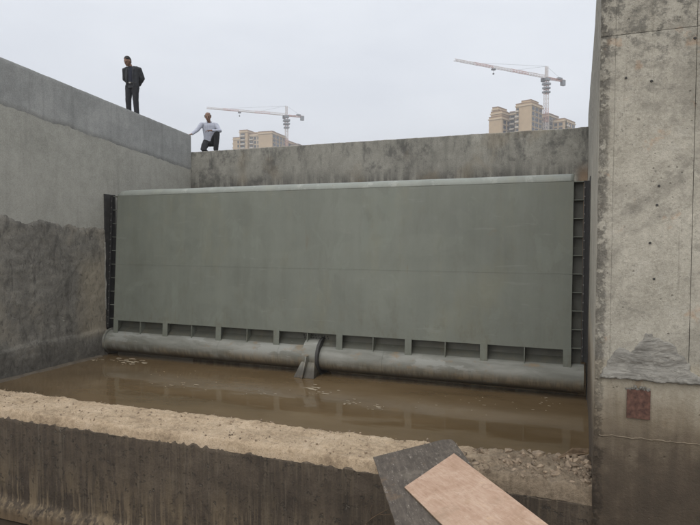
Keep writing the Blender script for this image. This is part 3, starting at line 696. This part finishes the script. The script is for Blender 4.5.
M_HAIRK = plain('black_hair', (.012, .011, .011), .6, .3, 60.)
M_HAIRG = plain('grey_hair', (.06, .055, .052), .7, .4, 60.)
M_SUIT = plain('dark_suit', (.028, .031, .036), .85, .3, 14.)
M_TROU = plain('black_trousers', (.016, .017, .021), .85, .3, 14.)
M_NAVY = plain('navy_shirt', (.014, .017, .030), .85, .3, 14.)
M_SHOE = plain('black_shoe', (.014, .013, .012), .4, .2, 20.)
M_BELT = plain('pale_buckle', (.20, .20, .19), .4, .2, 30., .5)
M_EYE = plain('eye', (.02, .016, .014), .3, .1, 10.)
def m_check():
    k = NT('pale_checked_shirt'); tc_ = k.n('ShaderNodeTexCoord').outputs['Object']; sp = k.n('ShaderNodeSeparateXYZ'); k.l(tc_, sp.inputs[0])
    a = k.rng(k.math('SINE', k.mul(sp.outputs[0], 210.)), .45, .9); b = k.rng(k.math('SINE', k.mul(sp.outputs[2], 210.)), .45, .9)
    n = k.noise(9.); c = k.ramp(n, [(.3, (.46, .48, .54)), (.7, (.58, .60, .66))])
    c = k.mix(k.mul(k.math('MAXIMUM', a, b), .6), c, (.16, .20, .34)); return k.done(c, .85, n, .006, .6)
M_CHECK = m_check()
def head_parts(bm, hc, Rm, hs=1.):
    """hc: head centre, Rm: 3x3 rotation; face towards -Y"""
    def T(pts): return [Vector(hc) + Rm @ (Vector(p) * hs) for p in pts]
    sx = Rm @ Vector((1, 0, 0))
    tube(bm, T([(0, .012, -.045), (0, .012, .0), (0, .012, .045)]), [.071, .077, .072], 20, [.088, .094, .086], sx, 'round')   # cranium
    tube(bm, T([(0, -.022, -.02), (0, -.036, -.075), (0, -.044, -.105)]), [.064, .053, .034], 16, [.055, .045, .034], sx, 'round')  # face and jaw
    tube(bm, T([(0, -.082, .005), (0, -.100, -.036)]), [.009, .015], 8, None, sx, 'round')                # nose
    tube(bm, T([(-.035, -.074, .016), (.035, -.074, .016)]), .010, 8, None, None, 'round')                # brow
    tube(bm, T([(-.018, -.078, -.068), (.018, -.078, -.068)]), .009, 8, None, None, 'round')              # lips
    for s in (-1, 1): tube(bm, T([(s * .077, .010, .012), (s * .082, .014, -.03)]), [.014, .011], 8, [.022, .016], None, 'round')   # ears
def face_bits(parent, hc, Rm):
    for s in (-1, 1):
        bm = bmesh.new(); p = Vector(hc) + Rm @ Vector((s * .031, -.079, -.003)); bmesh.ops.create_uvsphere(bm, u_segments=8, v_segments=6, radius=.011, matrix=Matrix.Translation(p) @ Rm.to_4x4() @ Matrix.Diagonal((1.3, .6, .7, 1)))
        bm_obj('eye', bm, M_EYE, parent, True, True)
    bm = bmesh.new(); tube(bm, [Vector(hc) + Rm @ Vector((x, -.088 + abs(x) * .25, -.069)) for x in (-.022, 0, .022)], .0045, 6, None, None, 'round'); bm_obj('mouth', bm, plain('lip', (.16, .07, .055), .6), parent, True, True)
def hand(bm, wrist, d, palm_n, curl, s=1.):
    """palm and five fingers; d: along the hand, palm_n: where the palm looks"""
    w = Vector(wrist); d = Vector(d).normalized(); n = Vector(palm_n); n = (n - d * n.dot(d)).normalized(); sd_ = d.cross(n)
    tube(bm, [w, w + d * .05, w + d * .09], [.026, .038, .038], 10, [.02, .017, .014], sd_, 'round')
    for i, (o, L) in enumerate(((-.030, .066), (-.010, .078), (.011, .074), (.030, .056))):
        b = w + d * .088 + sd_ * o; k = b + (d * math.cos(curl * .5) + n * math.sin(curl * .5)) * L * .5; e = k + (d * math.cos(curl * 1.4) + n * math.sin(curl * 1.4)) * L * .5
        tube(bm, [b - d * .02, b, k, e], [.010, .0095, .009, .0075], 8, None, None, 'round')
    b = w + d * .03 - sd_ * .03; k = b + (d * .6 - sd_ * .7 + n * .3).normalized() * .04; e = k + (d * .8 - sd_ * .2 + n * .5).normalized() * .032
    tube(bm, [w + d * .02, b, k, e], [.016, .014, .011, .009], 8, None, None, 'round')

def standing_man():
    X = atX(135, 112, XL).y
    base = Vector((XL - .46, X + .42, ltop(X + .42)))
    t = thing('person', base, 'standing man in dark jacket and trousers looking down, hands behind his back, on left wall', 'person', None, (0, 0, math.radians(14))); t.scale = (1.15, 1.1, 1.045)
    Rh = (Matrix.Rotation(math.radians(-16), 3, 'Z') @ Matrix.Rotation(math.radians(8), 3, 'Y') @ Matrix.Rotation(math.radians(26), 3, 'X'))
    hc = Vector((-.055, -.125, 1.535))
    A = [(s, Vector((s * .185, .0, 1.345)), Vector((s * .240, .09, 1.09)), Vector((s * .09, .185, .935))) for s in (-1, 1)]
    def body(bm):
        head_parts(bm, hc, Rh)
        tube(bm, [(-.01, .0, 1.33), (-.025, -.04, 1.43), (-.045, -.08, 1.49)], [.055, .05, .05], 12, None, None, 'round')
        tube(bm, [(0, 0, .90), (0, 0, 1.05), (0, .0, 1.25), (0, .0, 1.34)], [.13, .125, .15, .13], 16, [.085, .08, .09, .07], (1, 0, 0), 'round')
        for s, sh, el, wr in A:
            tube(bm, [(s * .1, 0, 1.34), sh, el, wr], [.05, .045, .036, .026], 10, None, None, 'round'); hand(bm, wr, (-s * .9, .05, -.35), (0, 1, 0), .9)
            tube(bm, [(s * .075, 0, .90), (s * .095, -.012, .49), (s * .105, .02, .10)], [.08, .052, .038], 10, None, None, 'round')
            tube(bm, [(s * .105, .03, .05), (s * .115, -.13, .035)], [.036, .03], 10, None, None, 'round')
    b = melt('body', body, .0085, M_SKIN, t, 2); face_bits(b, hc, Rh)
    def hair(bm):
        T = lambda pts: [hc + Rh @ Vector(p) for p in pts]; sx = Rh @ Vector((1, 0, 0))
        tube(bm, T([(0, .034, -.03), (0, .028, .02), (0, .014, .058)]), [.074, .082, .074], 18, [.078, .086, .082], sx, 'round')
        tube(bm, T([(-.04, -.040, .072), (.04, -.040, .072)]), .018, 10, None, None, 'round')
    melt('hair', hair, .009, M_HAIRK, b, 1, .004)
    def trousers(bm):
        tube(bm, [(-.06, 0, .90), (.06, 0, .90)], .105, 14, None, None, 'round'); tube(bm, [(0, 0, .86), (0, 0, .965)], [.16, .15], 18, [.105, .1], (1, 0, 0))
        for s in (-1, 1): tube(bm, [(s * .082, 0, .88), (s * .088, -.008, .70), (s * .098, -.018, .49), (s * .102, .005, .25), (s * .105, .015, .055)], [.10, .088, .072, .066, .068], 14, None, None)
    melt('trousers', trousers, .010, M_TROU, t, 3, .005)
    def jacket(bm):
        tube(bm, [(0, .015, .80), (0, .015, .98), (0, .015, 1.18), (0, .01, 1.32), (0, .005, 1.40)], [.182, .17, .192, .195, .10], 22, [.122, .115, .122, .105, .07], (1, 0, 0))
        for s, sh, el, wr in A: tube(bm, [(s * .12, .0, 1.36), sh, el, wr + (el - wr) * .12], [.062, .068, .058, .045], 12, None, None, 'round')
        tube(bm, [(-.075, .02, 1.40), (0, .06, 1.425), (.075, .02, 1.40)], .022, 8, None, None, 'round')
        for s in (-1, 1): tube(bm, [(s * .07, -.03, 1.41), (s * .085, -.10, 1.30), (s * .075, -.118, 1.12), (s * .10, -.115, .84)], [.018, .024, .018, .016], 8, None, None, 'round')
    melt('jacket', jacket, .010, M_SUIT, t, 2, .006)
    def shirt(bm):
        tube(bm, [(0, -.03, .93), (0, -.034, 1.1), (0, -.034, 1.28), (-.01, -.025, 1.40)], [.10, .098, .098, .062], 16, [.085, .092, .085, .058], (1, 0, 0))
    melt('shirt', shirt, .010, M_NAVY, t, 2, .003)
    bm = bmesh.new(); tube(bm, [(0, -.012, .925), (0, -.012, .955)], .155, 24, [.108, .108], (1, 0, 0)); bl = bm_obj('belt', bm, M_SHOE, t, True, True)
    bm = bmesh.new(); bbox(bm, -.025, .025, -.128, -.118, .922, .958); bm_obj('buckle', bm, M_BELT, bl, False, True)
    for s in (-1, 1):
        def shoe(bm):
            tube(bm, [(s * .107, .05, .04), (s * .112, -.05, .042), (s * .12, -.165, .034)], [.038, .046, .038], 12, [.038, .038, .028], (1, 0, 0), 'round'); tube(bm, [(s * .105, .03, .05), (s * .105, .02, .10)], .044, 10)
        melt('shoe', shoe, .010, M_SHOE, t, 1)
standing_man()

def crouching_man():
    base = Vector((-11.36, YB + .60, BTOP + .004)); th = math.radians(30); SC = 1.1
    t = thing('person', base, 'crouching balding man in pale checked shirt on the back wall, hand on the corner', 'person', None, (0, 0, th)); t.scale = (SC * 1.1, SC, SC)
    Mi = Matrix.Diagonal((1 / (SC * 1.1), 1 / SC, 1 / SC)) @ Matrix.Rotation(-th, 3, 'Z'); hd = Mi @ (Vector((XL - .03, YB - .06, ltop(YB) + .035)) - base)
    Rh = Matrix.Rotation(math.radians(-4), 3, 'Z') @ Matrix.Rotation(math.radians(18), 3, 'X'); hc = Vector((-.04, -.18, 1.085)); Z = Vector((0, 0, -.13))
    sR = Vector((-.21, -.10, .86)); sL = Vector((.17, -.09, .86)); eL = Vector((.28, -.22, .655)); wL = Vector((.05, -.38, .635)); dirR = (hd - sR); wR = hd - Vector((dirR.x, dirR.y, 0)).normalized() * .10
    eR = sR.lerp(wR, .5) + Vector((0, .03, -.03)); kn = Vector((.21, -.36, .565)); ft = Vector((.17, -.27, .05)); hipL = Vector((.09, .03, .36)); hipR = Vector((-.10, .03, .35)); kR = Vector((-.16, -.30, .085)); aR = Vector((-.12, .12, .07))
    def body(bm):
        head_parts(bm, hc, Rh)
        tube(bm, [(-.01, -.07, .87), (-.02, -.105, .95), (-.03, -.145, 1.02)], [.055, .05, .05], 12, None, None, 'round')
        tube(bm, [(0, .02, .36), (0, .0, .52), (-.01, -.05, .73), (-.012, -.075, .85)], [.13, .125, .145, .12], 16, [.085, .08, .09, .07], (1, 0, 0), 'round')
        tube(bm, [(-.1, -.08, .86), sR, eR, wR], [.05, .045, .036, .026], 10, None, None, 'round'); hand(bm, wR, Vector((dirR.x, dirR.y, -.12)), (0, 0, -1), .35)
        tube(bm, [(.1, -.08, .86), sL, eL, wL], [.05, .045, .036, .026], 10, None, None, 'round'); hand(bm, wL, (-.95, -.15, -.1), (0, 0, -1), .7)
        tube(bm, [hipL, kn, ft + Vector((0, .02, .06))], [.08, .055, .038], 10, None, None, 'round'); tube(bm, [hipR, kR, aR], [.08, .055, .038], 10, None, None, 'round')
        tube(bm, [ft + Vector((0, .03, 0)), ft + Vector((.01, -.12, -.015))], [.036, .03], 10, None, None, 'round')
    b = melt('body', body, .0085, M_SKIN, t, 2); face_bits(b, hc, Rh)
    def hair(bm):
        T = lambda pts: [hc + Rh @ Vector(p) for p in pts]
        tube(bm, T([(-.078, .0, .015), (-.068, .06, .01), (0, .098, .01), (.068, .06, .01), (.078, .0, .015)]), [.016, .024, .026, .024, .016], 10, [.028, .038, .045, .038, .028], None, 'round')
        tube(bm, T([(-.03, .07, .075), (.03, .07, .075)]), .03, 8, None, None, 'round')
    melt('hair', hair, .009, M_HAIRG, b, 1, .003)
    def shirt(bm):
        tube(bm, [(0, .03, .36), (0, .005, .52), (-.01, -.045, .73), (-.012, -.07, .85), (-.01, -.075, .91)], [.175, .17, .19, .19, .085], 22, [.125, .12, .12, .105, .07], (1, 0, 0))
        tube(bm, [(-.11, -.08, .865), sR, eR, wR + (eR - wR) * .15], [.06, .068, .056, .042], 12, None, None, 'round'); tube(bm, [(.11, -.08, .865), sL, eL, wL + (eL - wL) * .22], [.06, .068, .056, .042], 12, None, None, 'round')
    sh = melt('shirt', shirt, .010, M_CHECK, t, 2, .007)
    def collar(bm):
        tube(bm, [(-.055, -.145, .915), (-.078, -.08, .94), (-.01, -.02, .955), (.058, -.08, .94), (.035, -.145, .915)], .013, 8, [.024] * 5, None, 'round')
    melt('collar', collar, .008, M_CHECK, sh, 1)
    def trousers(bm):
        tube(bm, [(-.07, .03, .35), (.07, .03, .35)], .13, 14, None, None, 'round')
        tube(bm, [hipL, hipL.lerp(kn, .5) + Vector((0, 0, -.01)), kn, kn.lerp(ft, .5) + Vector((0, .02, 0)), ft + Vector((0, .02, .05))], [.105, .096, .08, .07, .066], 14, None, None, 'round')
        tube(bm, [hipR, hipR.lerp(kR, .5), kR, kR.lerp(aR, .5), aR], [.105, .095, .075, .07, .06], 14, None, None, 'round')
    melt('trousers', trousers, .010, M_TROU, t, 3, .006)
    def shoeL(bm): tube(bm, [ft + Vector((0, .05, -.005)), ft + Vector((0, -.05, -.005)), ft + Vector((.01, -.16, -.012))], [.038, .046, .036], 12, [.038, .038, .028], (1, 0, 0), 'round')
    def shoeR(bm): tube(bm, [aR + Vector((0, -.01, -.01)), aR + Vector((0, .09, .02)), aR + Vector((0, .12, -.025))], [.04, .044, .038], 12, None, (1, 0, 0), 'round')
    melt('shoe', shoeL, .010, M_SHOE, t, 1); melt('shoe', shoeR, .010, M_SHOE, t, 1)
crouching_man()

# ------------------------------------------------------------------ far apartment blocks
M_TAN = plain('tan_render', (.47, .36, .235), .85, .08, .3, 0, .2); M_TAN2 = plain('pale_tan_trim', (.55, .46, .34), .85, .08, .3, 0, .2); M_BRN = plain('brown_band', (.24, .15, .095), .85, .15, .3, 0, .2)
M_GLASS = plain('dark_window', (.035, .042, .05), .25, .3, .6, 0, 0., .5); M_GREYB = plain('grey_render', (.26, .235, .20), .9, .15, .4, 0, .2); M_RAIL = plain('balcony_white', (.50, .46, .40), .8, .1, .5, 0, .2)
GZ0 = -1.2
def building(name, u, v, dist, rz, label, blocks):
    c = atD(u, v, dist); t = thing(name, (c.x, c.y, GZ0), label, 'building', 'apartment blocks beyond the wall', (0, 0, rz)); zt = c.z - GZ0
    for bi, (x0, x1, y0, y1, dz, spec) in enumerate(blocks):
        top = zt + dz; wm = spec.get('mat', M_TAN)
        box('wall', x0, x1, y0, y1, 0, top, wm, t, 0, True)
        if spec.get('cornice', 1):
            box('cornice', x0 - .45, x1 + .45, y0 - .45, y1 + .45, top - 1.5, top - .9, M_TAN2, t, 0, True); box('parapet', x0 - .12, x1 + .12, y0 - .12, y1 + .12, top, top + .45, M_BRN, t, 0, True)
        for k in range(spec.get('floors', 8)):
            z = top - 2.9 - 3.0 * k - spec.get('drop', 1.2)
            for (a, b) in spec.get('front', ()):
                w = box('window', a, b, y0 - .10, y0 + .05, z, z + 1.9, M_GLASS, t, 0, True); box('sill', a - .1, b + .1, y0 - .35, y0 - .002, z - .25, z - .03, M_RAIL, w, 0, True)
            for (a, b) in spec.get('side', ()):
                w = box('window', x1 - .05, x1 + .10, a, b, z, z + 2.1, M_GLASS, t, 0, True); box('sill', x1 + .002, x1 + .4, a - .1, b + .1, z - .25, z - .03, M_RAIL, w, 0, True)
            for (a, b) in spec.get('sidebalc', ()):
                box('balcony', x1 + .004, x1 + 1.3, a, b, z - .5, z + .55, M_RAIL, t, 0, True)
            for (a, b) in spec.get('leftbalc', ()):
                box('balcony', x0 - 1.2, x0 - .004, a, b, z - .4, z + .6, M_RAIL, t, 0, True)
            for (a, b) in spec.get('frontbalc', ()):
                box('balcony', a, b, y0 - 1.2, y0 - .102, z - .5, z + .5, M_RAIL, t, 0, True)
    return t
# right pair: rotated so that front and right-hand sides both show
rz2 = math.radians(YAW * 57.3 - 30 - 12)
building('apartment_building', 489, 118, 345, rz2, 'tan apartment block with stepped roof and two tall wings, left of right crane', [
    (0, 8.2, 0, 16, 0, dict(side=((2.2, 5.2), (7.2, 10.2)), leftbalc=((2, 5), (9, 12)), sidebalc=((11.2, 14.6),))),
    (.6, 7.6, 1.2, 15, 3.3, dict(floors=0)), (1.1, 4.8, 2, 13, 6.0, dict(floors=0)),
    (8.3, 15, 10, 24, 3.6, dict(mat=M_GREYB, front=((8.9, 11.2), (12, 14.4)), frontbalc=((8.6, 11.6),))),
    (15.1, 24.6, 4, 19, 6.2, dict(front=((15.5, 16.9),), side=((1.0 + 4, 4.2 + 4), (9.4, 13.2), (14.4, 18)), floors=9, frontbalc=((15.2, 17.1),))),
    (17.6, 23.4, 6, 16, 8.0, dict(floors=0)), (16.2, 17.4, 8, 11, 7.9, dict(floors=0, cornice=0))])
building('apartment_building', 537, 115.5, 375, rz2, 'grey-brown lower block at the foot of the right crane', [
    (0, 8.2, 0, 15, 0, dict(mat=M_GREYB, front=((1, 2.6), (3.6, 5.2), (6, 7.6)), side=((1, 4), (6, 9), (10.5, 14)))),
    (8.3, 15.5, 6, 24, -3.2, dict(mat=M_TAN, front=((9, 11), (12, 14.4)), side=((8, 12), (14, 17), (19, 23)), sidebalc=((7.6, 12.4),)))])
rz1 = math.radians(YAW * 57.3 - 4 - 14)
building('apartment_building', 233, 138, 430, rz1, 'tan apartment block beyond the wall, beside the crouching man', [
    (0, 5.6, 0, 14, 0, dict(leftbalc=((1, 4), (7, 10)), front=((3.7, 5.0),))), (4.6, 11.2, 1.5, 14, 5.4, dict(front=((5.6, 9.0),), frontbalc=((5.4, 9.2),))),
    (11.3, 20.5, 4, 16, 2.8, dict(mat=M_TAN2, front=((11.9, 14.6), (15.2, 17.0), (18, 20)), frontbalc=((11.6, 14.8),))), (13, 17.5, 7, 12, 4.6, dict(floors=0, cornice=0)),
    (20.6, 31.6, .5, 26, 3.2, dict(side=((2, 6.5), (8, 12), (14, 18), (20, 24.5)))), (27, 29, 8, 12, 5.0, dict(floors=0, cornice=0))])
building('apartment_building', 277, 141, 470, rz1, 'low tan roof with brown trim below the left crane', [
    (0, 9, 0, 22, 0, dict(front=((1, 3), (4, 6), (7, 8.5)), side=((2, 6), (8, 12), (14, 18)))), (9.1, 16, 6, 26, -2.4, dict(mat=M_GREYB, front=((10, 12), (13, 15)), side=((8, 12), (15, 19))))])

# ------------------------------------------------------------------ tower cranes
M_CRW = plain('crane_white', (.60, .55, .53), .6, .1, .5); M_CRR = plain('crane_red', (.50, .30, .26), .6, .15, .5); M_CRG = plain('crane_grey', (.20, .215, .235), .6, .2, .5); M_CRD = plain('crane_dark', (.10, .10, .11), .6, .2, .5)
def beam(bm, a, b, r):
    a, b = Vector(a), Vector(b); tube(bm, [a, b], r, 4)
def lattice(bm, a, b, w, h, up, n, r, tri=False):
    """box or triangular truss from a to b"""
    a, b, up = Vector(a), Vector(b), Vector(up); t = (b - a).normalized(); s = t.cross(up).normalized(); u2 = s.cross(t)
    offs = [s * w / 2, -s * w / 2, u2 * h] if tri else [s * w / 2 - u2 * h / 2, -s * w / 2 - u2 * h / 2, -s * w / 2 + u2 * h / 2, s * w / 2 + u2 * h / 2]
    m = len(offs)
    for o in offs: beam(bm, a + o, b + o, r)
    for i in range(n):
        p, q = a.lerp(b, i / n), a.lerp(b, (i + 1) / n)
        for j in range(m):
            o0, o1 = offs[j], offs[(j + 1) % m]
            beam(bm, p + o0, (q + o1), r * .6); beam(bm, p + o0, p + o1, r * .6)
def crane(root_px, apex_v, tip_px, tail_px, dist, label, cabins):
    root = atD(*root_px, dist); zj = root.z; tip = atZ(*tip_px, zj); t = thing('tower_crane', (root.x, root.y, GZ0), label, 'crane')
    k = dist / 580.; dirj = (tip - root); dirj.z = 0; L = dirj.length; dirj.normalize()
    tail = atZ(tail_px[0], tail_px[1], zj); Lt = max(9., (tail - root).length); up = Vector((0, 0, 1)); sd_ = dirj.cross(up)
    apex = root + up * (root_px[1] - apex_v) * k
    nb = int((zj - GZ0) / 2.4); mw = 1.9; seg = 4
    z0 = GZ0; i = 0; zs = lin(GZ0, zj - 1.5, 13)
    for a, b in zip(zs, zs[1:]):
        bm = bmesh.new(); lattice(bm, (root.x, root.y, a), (root.x, root.y, b - .02), mw, mw, sd_, max(2, int((b - a) / 2.2)), .15)
        bm_obj('mast_section', bm, M_CRR if i % 2 else M_CRW, t); i += 1
    bm = bmesh.new(); lattice(bm, root + up * .5, apex, 1.2, 1.2, sd_, 4, .16); bm_obj('apex_tower', bm, M_CRW, t)
    for (dv, wd, hh) in cabins:
        p = root - up * dv * k; o = box('platform', -wd / 2, wd / 2, -wd / 2, wd / 2, -hh / 2, hh / 2, M_CRG, t, 0, True); o.location = p - t.location; o.rotation_euler[2] = math.atan2(dirj.y, dirj.x)
    nsec = 5
    for j in range(nsec):
        a, b = root + dirj * (1.2 + (L - 1.2) * j / nsec), root + dirj * (1.2 + (L - 1.2) * (j + 1) / nsec)
        a, b = a + up * (.5 * j / nsec), b + up * (.5 * (j + 1) / nsec)
        bm = bmesh.new(); lattice(bm, a, b - dirj * .02, 1.5, 1.5 - .12 * j, up, 6, .13, True); bm_obj('jib_section', bm, M_CRR if j % 2 else M_CRW, t)
    bm = bmesh.new(); lattice(bm, root - dirj * 1.0, root - dirj * Lt, 1.4, .9, up, 4, .15); bm_obj('counter_jib', bm, M_CRR, t)
    ang = math.atan2(dirj.y, dirj.x)
    o = box('counterweight', -1.3, 1.3, -.9, .9, -2.6, .6, M_CRG, t, 0, True); o.location = root - dirj * (Lt - 1.2) - up * .2 - t.location; o.rotation_euler[2] = ang
    o = box('winch_house', -1.6, 1.6, -.8, .8, .3, 1.5, M_CRG, t, 0, True); o.location = root - dirj * (Lt - 4) - t.location; o.rotation_euler[2] = ang
    o = box('cab', -.9, .9, -.8, .8, -2.2, .0, M_CRD, t, 0, True); o.location = root + dirj * 1.6 + sd_ * 1.3 - t.location; o.rotation_euler[2] = ang
    for f_ in (.33, .72):
        bm = bmesh.new(); beam(bm, apex, root + dirj * L * f_ + up * 1.8, .055); bm_obj('tie_rod', bm, M_CRG, t)
    bm = bmesh.new(); beam(bm, apex, root - dirj * (Lt - 2) + up * .6, .06); bm_obj('tie_rod', bm, M_CRG, t)
    p = root + dirj * L * .60
    o = box('trolley', -1., 1., -.8, .8, -.9, -.2, M_CRD, t, 0, True); o.location = p - t.location; o.rotation_euler[2] = ang
    bm = bmesh.new(); beam(bm, p - up * .9, p - up * 2.6, .05); bm_obj('hoist_rope', bm, M_CRD, t)
    bm = bmesh.new(); bmesh.ops.create_icosphere(bm, subdivisions=1, radius=.6, matrix=Matrix.Translation(p - up * 2.9)); bm_obj('hook_block', bm, M_CRD, t)
crane((546.5, 78), 66.5, (454.5, 61.5), (565, 81), 340, 'larger red and white tower crane above the right tan block', [(1.5, 3.2, 1.4), (6, 3.6, 1.2), (10, 3.4, 1.0), (14, 3.4, 1.0)])
crane((286.5, 115.5), 106, (206.5, 109.2), (303.5, 117), 430, 'smaller red and white tower crane near the crouching man', [(1.2, 3.4, 1.6), (5, 4.4, 1.4), (8.5, 4.2, 1.2), (12, 3.6, 1.0)])

# ------------------------------------------------------------------ hazy air
k = NT('haze_air'); k.t.nodes.remove(k.b); pv = k.n('ShaderNodeVolumePrincipled'); pv.inputs['Color'].default_value = (.93, .95, 1, 1); pv.inputs['Density'].default_value = .0008
k.l(pv.outputs[0], k.o.inputs['Volume'])
tag(box('haze', -900, 900, -300, 900, -2.2, 160, k.m), 'pale even haze filling the air', 'haze', kind='stuff')
